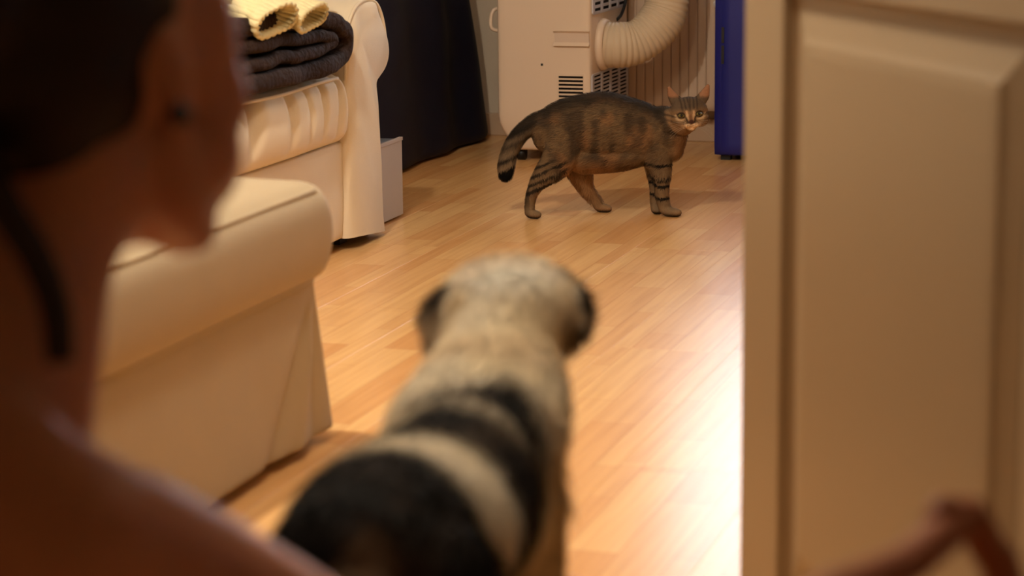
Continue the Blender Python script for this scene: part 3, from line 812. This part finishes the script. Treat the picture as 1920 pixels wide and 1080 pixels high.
def cat_col(P):
    x, y, z = P[:, 0], P[:, 1], P[:, 2]
    n1 = vnoise(P, 30.0); n2 = vnoise(P, 75.0, 3.0); n3 = vnoise(P * [1.0, 1.0, 0.32], 48.0, 9.0)
    col = np.repeat(cc(120, 96, 68), len(P), 0)
    col = mixc(col, cc(150, 108, 70), ss(0.45, 0.8, n1) * 0.6)
    col = mixc(col, cc(70, 56, 42), ss(0.46, 0.72, n3) * 0.8)
    col = mixc(col, cc(74, 62, 50), ss(0.55, 0.8, n2) * 0.5)
    ztop = np.interp(x, [-.26, -.2, -.14, -.08, -.04, .03, .10, .15, .19], [.15, .24, .29, .310, .322, .332, .313, .292, .28])
    t = ztop - z
    body = (x < .20)
    col = mixc(col, cc(50, 43, 36), ss(.055, .012, t) * 0.85 * body)
    # tan belly, groin and chest
    bel = ss(.165, .135, z + 0.02 * (n1 - .5)) * ss(-.11, -.075, x) * ss(.13, .06, x) * (z > .08)
    col = mixc(col, cc(168, 122, 80), bel * (0.45 + .5 * ss(.03, -.05, x)) * (.5 + .5 * ss(.35, .6, n1)))
    che = ss(.195, .215, x + 0.012 * (n1 - .5)) * ss(.235, .215, z)
    col = mixc(col, cc(156, 114, 74), che * 0.7)
    # hind far leg, tan
    far = (y > .015) & (x > -.09) & (x < .05) & (z < .12)
    col = mixc(col, cc(160, 116, 74), far * 0.7)
    # leg bars
    leg = ss(.150, .138, z) * ss(.112, .127, x) * (x < .235)
    bars = np.zeros(len(P))
    for zb in (.138, .103, .082, .050):
        bars = np.maximum(bars, np.exp(-(((z + .10 * (x - .171) + .002 * np.sin(x * 160)) - zb) / .0052) ** 2))
    col = mixc(col, cc(128, 104, 76), leg * .6)
    col = mixc(col, cc(30, 25, 20), leg * ss(.35, .75, bars * (0.6 + n2)))
    hl = ss(-.06, -.085, x) * ss(.165, .15, z) * (x > -.20) * ((y < -.01) | (x > -.19)) * (y < 0.005)
    hb = np.zeros(len(P))
    for zb in (.150, .132, .112, .094):
        hb = np.maximum(hb, np.exp(-(((z - .45 * (x + .125)) - zb) / .0055) ** 2))
    col = mixc(col, cc(34, 28, 22), hl * ss(.35, .8, hb * (0.55 + n2)) * .9)
    # paws: dark soles
    col = mixc(col, cc(40, 34, 28), ss(.012, .004, z) * .9)
    col = mixc(col, cc(150, 124, 94), ss(.05, .03, z) * ss(.008, .014, z) * .35)
    # tail: rings along its run
    tail = [(-.120, 0, .25), (-.166, 0, .24), (-.203, 0, .214), (-.228, 0, .173), (-.238, 0, .134), (-.242, 0, .100)]
    ta = ss(-.150, -.175, x) * (capdist(P, tail) < .05) * ((y > -.034) | (z > .17))
    ta = ta * (1 - ((x > -.200) & (z < .115)))
    s = z - .45 * (x + .232) - .004
    col = mixc(col, cc(138, 116, 90), ta * ss(.21, .19, s) * .8)
    for sb, w in ((.149, .0075), (.183, .012), (.212, .010)):
        col = mixc(col, cc(26, 22, 20), ta * np.exp(-((s - sb + .004 * (n2 - .5)) / w) ** 2) * (.95 if sb < .15 else .7))
    col = mixc(col, cc(10, 9, 9), ta * ss(.130, .124, s))
    # face
    hx, hz = x - .2325 - HX, z - .276 - HZ
    ca, sa = math.cos(.09), math.sin(.09)
    fx = hx * ca + hz * sa; fz = -hx * sa + hz * ca
    face = ss(.068, .058, np.sqrt((x - .231 - HX) ** 2 + ((y + .05) * 0.9) ** 2 + (z - .285 - HZ) ** 2)) * ss(-.03, -.045, y)
    ax = np.abs(fx)
    fc = np.repeat(cc(130, 100, 70), len(P), 0)
    fc = mixc(fc, cc(96, 78, 60), ss(.010, .028, fz))
    for xs_ in (0.0, .0095, .019):                                   # forehead stripes
        fc = mixc(fc, cc(38, 31, 26), np.exp(-((ax - xs_ - .12 * np.maximum(0, fz - .02)) / .0026) ** 2) * ss(.012, .02, fz) * .65)
    for xs_ in (.0075,):                                              # light lines beside the nose bridge
        fc = mixc(fc, cc(214, 172, 128), np.exp(-((ax - xs_ - .10 * np.maximum(0, fz)) / .0026) ** 2) * ss(-.012, -.002, fz) * ss(.022, .012, fz) * .9)
    fc = mixc(fc, cc(110, 72, 46), np.exp(-(ax / .005) ** 2) * ss(-.018, -.01, fz) * ss(.012, .004, fz) * .8)
    ex, ez = ax - .0235, fz - .006
    er = np.sqrt((ex / 1.25) ** 2 + ez ** 2)
    fc = mixc(fc, cc(205, 172, 130), ss(.016, .0125, er) * (ez < .002) * .7)
    fc = mixc(fc, cc(28, 20, 16), ss(.0105, .0078, er) * .9)
    # streak from the inner eye to the nose, and from the outer eye backwards
    fc = mixc(fc, cc(34, 24, 18), np.exp(-((ax - .0125 + .35 * (.0 - fz)) / .003) ** 2) * ss(-.018, -.013, fz) * ss(.006, .0, fz) * .95)
    fc = mixc(fc, cc(44, 34, 26), np.exp(-((fz - .002 - .25 * (ax - .035)) / .0028) ** 2) * ss(.034, .038, ax) * .8)
    fc = mixc(fc, cc(48, 38, 30), np.exp(-((fz + .012 - .3 * (ax - .035)) / .003) ** 2) * ss(.03, .036, ax) * .6)
    # pale muzzle and chin
    mz = ss(.018, .010, np.sqrt((ax * .6) ** 2 + ((fz + .0245 - .15 * ax) * 1.7) ** 2))
    fc = mixc(fc, cc(226, 190, 148), mz * .95)
    fc = mixc(fc, cc(66, 40, 32), ss(.0085, .0055, np.sqrt(ax ** 2 + ((fz + .0115) * 1.1) ** 2)) * ss(-.080, -.086, y))
    fc = mixc(fc, cc(40, 28, 22), np.exp(-((fz + .0215 - .25 * ax) / .0012) ** 2) * (ax < .012) * .6)
    col = mixc(col, fc, face)
    # ears: pinkish inner
    ear = ss(.312, .322, z) * (x > .17) * ((x < .215) | (x > .268))
    col = mixc(col, cc(122, 92, 66), ear * .9)
    inner = ear * ss(-.040, -.0425, y)
    col = mixc(col, cc(168, 118, 88), inner * .6)
    # necklace stripe under the chin
    nk = np.exp(-((np.sqrt((x - .232) ** 2 + (z - .282) ** 2) - .066) / .0055) ** 2) * ss(.256, .244, z) * ss(.185, .195, x) * (1 - face)
    col = mixc(col, cc(34, 24, 18), nk * .9)
    return col
cv = verts_np(cat_me); paint(cat_me, cat_col(cv))
link('body', cat_me, M['cat_skin'], cat)
def cat_comb(P):
    x, z = P[:, 0], P[:, 2]
    d = np.stack([-np.ones(len(P)), np.zeros(len(P)), -.35 * np.ones(len(P))], 1)
    legs = z < .13
    d[legs] = (0, 0, -1)
    head = np.sqrt((x - .231 - HX) ** 2 + (P[:, 1] + .05) ** 2 + (z - .285 - HZ) ** 2) < .07
    hd = P - np.array([.233 + HX, -.085, .272 + HZ]); hd[:, 1] *= 1.0
    d[head] = hd[head] / (np.linalg.norm(hd[head], axis=1, keepdims=True) + 1e-6)
    tl = x < -.16; tl &= z > .09
    d[tl & (capdist(P, [(-.166, 0, .24), (-.203, 0, .214), (-.228, 0, .173), (-.242, 0, .100)]) < .045) & (x < -.185)] = (-.35, 0, -1)
    return d
def cat_len(P):
    x, z = P[:, 0], P[:, 2]
    L = np.full(len(P), .0135)
    head = np.sqrt((x - .231 - HX) ** 2 + (P[:, 1] + .05) ** 2 + (z - .285 - HZ) ** 2) < .066
    L[head] = .0035
    L[(x > .17) & (z > .300)] = .0028
    L[z < .10] = .006
    L[(z < .15) & (x < .1) & (x > -.09)] = .014
    L[x < -.18] = np.where(z[x < -.18] > .09, .010, .006)
    L[(x > -.18) & (x < -.12) & (z > .10) & (z < .22)] = .008
    L[z < .03] = .003
    return L
def cat_mask(P):
    eye = np.minimum(np.linalg.norm(P - [.2085 + HX, -.083, .2795 + HZ], axis=1), np.linalg.norm(P - [.2545 + HX, -.083, .2840 + HZ], axis=1))
    return np.where(eye < .011, 0, np.where(np.linalg.norm(P - [.234 + HX, -.096, .265 + HZ], axis=1) < .008, 0, 1.0))
fur('fur', cat_me, 60000, cat_len, cat_comb, cat_col, M['fur'], cat, width=0.0006, seed=3, mask=cat_mask, lift=.5)
Miris = mat('cat_iris', lin(104, 94, 52), 0.1, 0.6); Mpup = mat('cat_pupil', lin(8, 7, 6), 0.05, 0.6)
def ball(name, r, material, parent, loc, sc=(1, 1, 1)):
    bm = bmesh.new(); bmesh.ops.create_uvsphere(bm, u_segments=18, v_segments=12, radius=r)
    for v in bm.verts: v.co = Vector((v.co.x * sc[0], v.co.y * sc[1], v.co.z * sc[2]))
    me = bpy.data.meshes.new(name); bm.to_mesh(me); bm.free(); me.polygons.foreach_set('use_smooth', [True] * len(me.polygons))
    return link(name, me, material, parent, loc)
for ex, ez in ((.2085, .2795), (.2545, .2840)):
    e = ball('eye', .0082, Miris, cat, (ex + HX, -.0806, ez + HZ), (1.1, 1, .62))
    ball('pupil', .0046, Mpup, e, (.0002, -.0046, 0.0006), (.9, 1, .85))
wv = []; wf = []; rg = random.Random(5)
for s in (-1, 1):
    for k in range(7):
        b = np.array([.234 + HX + s * .012, -.093, .257 + HZ + .0016 * (k - 3)])
        e = b + np.array([s * (.035 + .012 * rg.random()), .006, -.006 + .006 * (k - 3) - .008])
        V, Fs = tube_np(catmull([b, (b + e) / 2 + [0, -.004, .005], e], 5), np.linspace(.00022, .0001, 11), 4)
        wf += [tuple(i + len(wv) for i in f) for f in Fs]; wv += list(V)
w = link('whiskers', new_mesh('whiskers', wv, wf), mat('whisker', lin(190, 175, 155), .5), cat); w['kind'] = 'stuff'

# ------------------------------------------------------------------ dog seen from behind
def camloc(x, y, z=0.0):
    return Vector((x * math.cos(YAW) - y * math.sin(YAW), x * math.sin(YAW) + y * math.cos(YAW), z))
DANG = math.radians(14)
dog = thing('dog', 'cream and black fluffy dog standing in the doorway seen from behind', 'dog', camloc(-.055, 1.86), YAW - DANG)
dog_ch = [
    [(-.012, -.205, .425, .072, .060, .070), (-.012, -.15, .427, .078, .065, .075), (-.016, -.07, .423, .084, .07, .072), (-.008, .03, .410, .072, .07, .084), (-.008, .11, .410, .070, .07, .088), (-.008, .165, .41, .062, .055, .082)],
    [(-.012, .10, .440, .074, .06, .052), (-.016, .16, .452, .078, .055, .055), (-.020, .23, .470, .066, .05, .054), (-.026, .275, .486, .056, .05, .052), (-.034, .325, .512, .058)],
    [(-.034, .350, .516, .073, .060, .052)], [(-.037, .37, .530, .069, .045, .042)], [(-.037, .33, .49, .062, .05, .045)],
    [(-.032, .40, .505, .042), (-.028, .44, .495, .030), (-.024, .475, .488, .024)],
    [(-.086, .352, .538, .018, .014, .012), (-.104, .338, .528, .013, .012, .012), (-.106, .320, .510, .011, .010, .012), (-.096, .304, .492, .007, .008, .010)],
    [(.014, .376, .538, .018, .014, .012), (.035, .370, .530, .013, .012, .012), (.038, .350, .510, .011, .010, .012), (.028, .332, .492, .007, .008, .010)],
    [(0, .165, .36, .045, .05, .07), (0, .14, .30, .05, .06, .05)],
    [(0.002, -.245, .435, .030), (0.004, -.275, .425, .022)],
]
for s in (-1, 1):
    dog_ch += [[(s * .045, -.19, .40, .045, .06, .07), (s * .056, -.175, .29, .036, .055, .06), (s * .058, -.20, .20, .027, .035, .04), (s * .058, -.245, .150, .02), (s * .058, -.24, .08, .018), (s * .058, -.232, .03, .02), (s * .058, -.205, .02, .024, .03, .02)],
               [(s * .036, .14, .37, .028, .05, .06), (s * .042, .125, .25, .026, .036, .05), (s * .046, .13, .15, .022), (s * .048, .135, .05, .020), (s * .048, .155, .022, .025, .032, .021)]]
dog_me = organic('body', dog_ch, 0.005, 5)
def dog_col(P):
    x, y, z = P[:, 0], P[:, 1], P[:, 2]
    n1 = vnoise(P, 22.0); n2 = vnoise(P, 55.0, 4.0)
    wob = .030 * (n1 - .5) + .022 * (n2 - .5) + .012 * (vnoise(P * [1.0, .4, 1.0], 110.0, 6.0) - .5)
    col = np.repeat(cc(248, 230, 192), len(P), 0)
    col = mixc(col, cc(250, 240, 218), ss(.45, .75, n1) * .5)
    col = mixc(col, cc(252, 246, 230), ss(.545, .562, z) * ss(.26, .30, y))            # crown whitened, rim light from the room painted in
    col = mixc(col, cc(206, 166, 112), ss(.5, .75, vnoise(P, 14.0, 8.0)) * .35)
    K = cc(13, 11, 10)
    G = cc(92, 76, 58)
    def patch(col, d, r, soft=.012):
        d = d + wob
        col = mixc(col, G, ss(r + soft * 1.6, r, d) * .7)
        return mixc(col, K, ss(r + soft * .4, r - soft * .6, d) * .97)
    col = patch(col, capdist(P, [(-.034, .112, .51), (.004, .110, .508)]), .026, .018)
    col = patch(col, capdist(P, [(-.040, .004, .50), (-.014, .036, .505), (.022, .026, .495), (.052, .015, .47), (.078, .0, .43), (.084, -.02, .39)]), .036, .018)
    col = patch(col, capdist(P, [(.012, .118, .50), (.050, .092, .48), (.080, .055, .44), (.090, .03, .40)]), .030, .016)
    col = patch(col, capdist(P, [(.070, .028, .45), (.086, .005, .40), (.086, -.01, .37)]), .044, .016)
    rump = y + .100 + .05 * np.maximum(0, x) / .08 + .9 * wob
    col = mixc(col, G, ss(.03, .0, rump) * .7 * (z > .2))
    col = mixc(col, K, ss(.006, -.014, rump) * .97 * (z > .22))
    sp = capdist(P, [(.005, -.262, .452), (.0, -.30, .43)]) + wob
    col = mixc(col, cc(150, 122, 90), ss(.040, .016, sp) * .75)
    # ears
    eL = capdist(P, [(-.100, .340, .525), (-.106, .318, .500)]); eR = capdist(P, [(.030, .368, .525), (.040, .345, .500)])
    col = mixc(col, cc(150, 122, 94), ss(.034, .016, eL + wob) * .75)
    col = mixc(col, cc(20, 16, 14), ss(.024, .012, capdist(P, [(-.100, .352, .535), (-.116, .338, .522)]) + wob))
    col = mixc(col, cc(128, 102, 76), ss(.038, .018, eR + wob) * .75)
    col = mixc(col, cc(12, 10, 10), ss(.030, .016, capdist(P, [(.026, .388, .545), (.050, .368, .524), (.050, .352, .508)]) + wob))
    # grey flecks round the crown's edge
    fl_ = ss(.56, .70, vnoise(P, 36.0, 2.0)) * ss(.37, .40, y)
    col = mixc(col, cc(90, 84, 78), fl_ * .8)
    dk = ss(.10, .02, col.mean(axis=1))
    col = mixc(col, cc(70, 58, 48), dk * ss(.55, .75, vnoise(P * [1.0, .5, 1.0], 60.0, 21.0)) * .55)
    # low legs
    col = mixc(col, cc(210, 180, 140), ss(.22, .16, z))
    return col
paint(dog_me, dog_col(verts_np(dog_me)))
link('body', dog_me, M['cat_skin'], dog)
def dog_comb(P):
    d = np.stack([np.zeros(len(P)), -np.ones(len(P)), -.55 * np.ones(len(P))], 1)
    head = P[:, 1] > .29
    d[head] += np.array([0, .2, .1])
    d[P[:, 2] < .25] = (0, -.2, -1)
    return d
def dog_len(P):
    L = np.full(len(P), .036)
    L[P[:, 1] > .28] = .018
    L[P[:, 2] < .38] = np.minimum(L[P[:, 2] < .38], .018)
    L[P[:, 2] < .2] = .010
    L[P[:, 1] < -.16] = .034
    L[P[:, 2] < .03] = .004
    return L
fur('fur', dog_me, 70000, dog_len, dog_comb, dog_col, M['fur'], dog, width=0.0007, seed=8, lift=.42)
ball('nose', .013, M['black'], dog, (-.022, .499, .492), (1.1, .8, .9))
for s in (-1, 1):
    ball('eye', .009, Mpup, dog, (-.034 + s * .034, .418, .528))

# ------------------------------------------------------------------ person sitting on the hall floor, turned away
PB = Vector((-.375, 1.40, 0))
per = thing('person', 'bare shouldered person with dark pinned hair sitting beside the dog', 'person', camloc(PB.x, PB.y), YAW)
HPHI, BPHI = -math.radians(36), -math.radians(30)
HC = (-.270, 1.512, .836); HS = 1.06
def hn(nodes): return {'rot': HPHI, 'org': HC, 'nodes': [tuple(c * HS for c in p) for p in nodes]}
def bn(nodes): return {'rot': BPHI, 'org': (PB.x, PB.y, 0), 'nodes': nodes}
face_ch = [
    hn([(0, -.015, .022, .073, .090, .082)]), hn([(0, .040, .030, .064, .046, .055)]), hn([(.050, .030, .015, .021, .036, .050)]), hn([(-.050, .030, .015, .021, .036, .050)]), hn([(0, .052, -.025, .054, .040, .048)]),
    hn([(0, .040, -.070, .048, .042, .034), (0, .052, -.100, .034, .032, .022), (0, .064, -.116, .020, .018, .015)]), hn([(.047, .036, -.052, .025, .028, .034)]), hn([(-.047, .036, -.052, .025, .028, .034)]),
    hn([(.056, -.002, -.045, .016), (.050, .012, -.080, .018), (.028, .046, -.108, .017)]), hn([(-.056, -.002, -.045, .016), (-.050, .012, -.080, .018), (-.028, .046, -.108, .017)]),
    hn([(.045, .046, -.022, .025, .030, .034)]), hn([(-.045, .046, -.022, .025, .030, .034)]),
    hn([(0, .086, .012, .009), (0, .102, -.015, .010), (0, .108, -.026, .012, .011, .009)]), hn([(.010, .098, -.029, .008)]), hn([(-.010, .098, -.029, .008)]),
    hn([(0, .046, -.052, .052, .040, .040)]), hn([(.034, .052, -.06, .024, .028, .036)]), hn([(-.034, .052, -.06, .024, .028, .036)]), hn([(0, .088, -.058, .022, .010, .006)]), hn([(0, .087, -.068, .020, .010, .006)]),
    hn([(.074, -.016, .012, .006, .014, .016), (.076, -.012, -.004, .007, .014, .016), (.072, -.004, -.026, .006, .009, .011)]),
    hn([(-.074, -.016, .012, .006, .014, .016), (-.076, -.012, -.004, .007, .014, .016), (-.072, -.004, -.026, .006, .009, .011)]),
    hn([(0, -.03, -.04, .056), (0, -.036, -.075, .052)]),
    [(-.286, 1.476, .775, .055), (-.304, 1.452, .725, .050), (-.322, 1.425, .665, .060), (-.345, 1.41, .60, .075)],
]
def hand(w, pal, fing, thumb):
    ch = [[(*w, .022), (*pal, .024)]]
    ch += [[(*p, r) for p, r in zip(f, (.0095, .009, .0085, .0075))] for f in fing]
    ch += [[(*p, r) for p, r in zip(thumb, (.012, .0105, .009))]]
    return ch
body_ch = face_ch + [
    bn([(0, 0, .565, .150, .070, .050), (0, .012, .47, .138, .088, .08), (0, .01, .36, .122, .085, .08), (0, -.005, .25, .125, .088, .08), (0, -.02, .135, .165, .115, .105)]),
    bn([(.035, -.005, .640, .046), (.085, -.012, .602, .044), (.150, -.012, .566, .052)]), bn([(-.035, -.005, .640, .046), (-.095, -.010, .606, .044), (-.160, -.010, .570, .052)]),
    bn([(.08, -.045, .52, .055, .03, .07)]), bn([(-.08, -.045, .52, .055, .03, .07)]),
    # right arm towards the dog
    [(-.240, 1.325, .560, .052), (-.190, 1.352, .524, .048), (-.120, 1.392, .466, .043), (-.045, 1.44, .400, .037), (-.005, 1.50, .370, .036), (.030, 1.58, .355, .029), (.046, 1.64, .350, .022)],
    # left arm to the knee
    [(-.515, 1.475, .565, .050), (-.57, 1.50, .45, .044), (-.61, 1.54, .33, .036), (-.60, 1.62, .27, .034), (-.60, 1.71, .225, .022)],
    # folded legs
    [(-.31, 1.37, .14, .095), (-.275, 1.52, .13, .080), (-.285, 1.66, .115, .060), (-.345, 1.70, .09, .052), (-.46, 1.70, .07, .050), (-.55, 1.68, .055, .036), (-.60, 1.69, .04, .030), (-.66, 1.73, .03, .024)],
    [(-.45, 1.44, .14, .095), (-.58, 1.50, .13, .080), (-.70, 1.57, .115, .060), (-.66, 1.62, .09, .052), (-.55, 1.60, .07, .048), (-.45, 1.58, .055, .036), (-.40, 1.58, .04, .030), (-.36, 1.57, .03, .024)],
]
body_ch += hand((.046, 1.64, .350), (.056, 1.685, .348),
    [[(.056, 1.71, .348 + dz), (.058, 1.735, .349 + dz * 1.3), (.054, 1.758, .348 + dz * 1.5), (.046, 1.758 + .016 * l, .347 + dz * 1.6)] for dz, l in ((.024, .8), (.008, 1.2), (-.008, 1.0), (-.022, .4))],
    [(.048, 1.668, .370), (.044, 1.69, .388), (.038, 1.71, .398)])
body_ch += hand((-.60, 1.71, .225), (-.605, 1.755, .20),
    [[(-.605 + dx, 1.78, .19), (-.605 + dx * 1.3, 1.80, .175), (-.605 + dx * 1.5, 1.81, .155), (-.605 + dx * 1.5, 1.81, .155 - .016 * l)] for dx, l in ((.024, .8), (.008, 1.2), (-.008, 1.0), (-.022, .4))],
    [(-.575, 1.745, .20), (-.555, 1.765, .185), (-.55, 1.785, .17)])
pm = organic('body', body_ch, 0.0055, 5)
o = link('body', pm, M['skin'], per); o.location = -PB
hair_ch = [hn([(0, -.034, .036, .076, .086, .081)]), hn([(0, -.050, .01, .073, .070, .075)]), hn([(0, -.065, -.030, .055, .045, .040)]), hn([(0, .018, .066, .062, .056, .048)]),
           hn([(0, -.115, .050, .046, .040, .048)]), hn([(.02, -.14, .060, .032)]), hn([(-.02, -.135, .035, .032)])]
hm = organic('hair', hair_ch, 0.005, 4)
o = link('hair', hm, M['hair'], per); o.location = -PB
V, Fs = tube_np(catmull([(-.345, 1.44, .81), (-.322, 1.385, .785), (-.305, 1.362, .762), (-.288, 1.357, .735), (-.277, 1.352, .705), (-.275, 1.350, .672)], 8), np.linspace(.014, .009, 41), 10)
o = link('hair_lock', new_mesh('hair_lock', V, Fs), M['hair'], per); o.location = -PB
ball('earring', .0075, M['black'], per, Vector((-.2090, 1.436, .812)) - PB)
r_ = Vector((math.cos(HPHI), math.sin(HPHI), 0)); d_ = Vector((-math.sin(HPHI), math.cos(HPHI), 0))
for s in (-1, 1):
    ec = Vector(HC) + r_ * (s * .031 * HS) + d_ * (.0705 * HS) + Vector((0, 0, .006)) - PB
    e = ball('eye', .0115, M['frame'], per, ec)
    ball('iris', .0062, Mpup, e, d_ * .0068)
    tube('eyebrow', catmull([ec + r_ * (s * t) + d_ * (.013 - abs(t) * .35) + Vector((0, 0, .017 + zz_)) for t, zz_ in ((-.012, 0), (0, .004), (.014, .001))], 5), np.linspace(.003, .0018, 11), M['hair'], per, seg=6)
top_ch = [bn([(0, .012, .46, .147, .097, .07), (0, .01, .36, .131, .094, .08), (0, -.005, .25, .134, .097, .08)])]
o = link('camisole', organic('camisole', top_ch, 0.006, 4), M['strap'], per); o.location = -PB
sh_ch = [bn([(0, -.02, .135, .175, .125, .115), (0, -.005, .2, .14, .1, .06)]), [(-.31, 1.37, .14, .103), (-.28, 1.50, .13, .090)], [(-.45, 1.44, .14, .103), (-.57, 1.495, .13, .090)]]
o = link('shorts', organic('shorts', sh_ch, 0.007, 4), M['shorts'], per); o.location = -PB

# ------------------------------------------------------------------ wooden armchair at the lower right
CB = Vector((.36, 1.15, 0))
ch = thing('armchair', 'chestnut wooden seat with a curved armrest in front of the door', 'chair', camloc(CB.x, CB.y), YAW)
fwd = Vector((.5, .866, 0)); rgt = Vector((.866, -.5, 0))
def CH(p): return np.array(p) - np.array(CB)
def arm_path(off):
    o3 = np.array(rgt) * off
    return [CH(np.array(p) + o3) for p in ((.287, 1.357, .563), (.277, 1.350, .568), (.253, 1.307, .567), (.227, 1.266, .565), (.195, 1.216, .571), (.164, 1.167, .577), (.125, 1.09, .57), (.085, 1.0, .55))]
for off in (0, .46):
    P = catmull(arm_path(off), 7); n = len(P)
    R = np.interp(np.linspace(0, 1, n), [0, .06, .14, .3, .6, 1], [.008, .0125, .0125, .0125, .0125, .012])
    tube('armrest', P, R, M['chair'], ch, seg=14)
    o3 = np.array(rgt) * off
    tube('scroll', catmull([CH(np.array(p) + o3) for p in ((.252, 1.315, .570), (.256, 1.322, .579), (.262, 1.330, .580), (.270, 1.340, .574))], 6), .008, M['chair'], ch)
    tube('front_leg', catmull([CH(np.array(p) + o3) for p in ((.283, 1.354, .566), (.294, 1.363, .545), (.308, 1.367, .515), (.318, 1.37, .40), (.316, 1.375, .2), (.314, 1.38, 0))], 6), np.linspace(.011, .016, 31), M['chair'], ch, seg=14)
    tube('rear_leg', catmull([CH(np.array(p) + o3) for p in ((.085, 1.0, .55), (.086, 1.0, .42), (.085, .99, .25), (.068, .96, 0))], 6), .016, M['chair'], ch, seg=14)
cen = np.array((.2, 1.21, .0)) + np.array(rgt) * .23 - np.array(CB)
bm = bmesh.new(); V, Fs = rbox_np((-.24, -.23, .34), (.24, .23, .385), .02, (8, 8, 4))
o = link('seat', new_mesh('seat', V, Fs), M['chair'], ch, tuple(cen), (0, 0, -math.radians(30)))
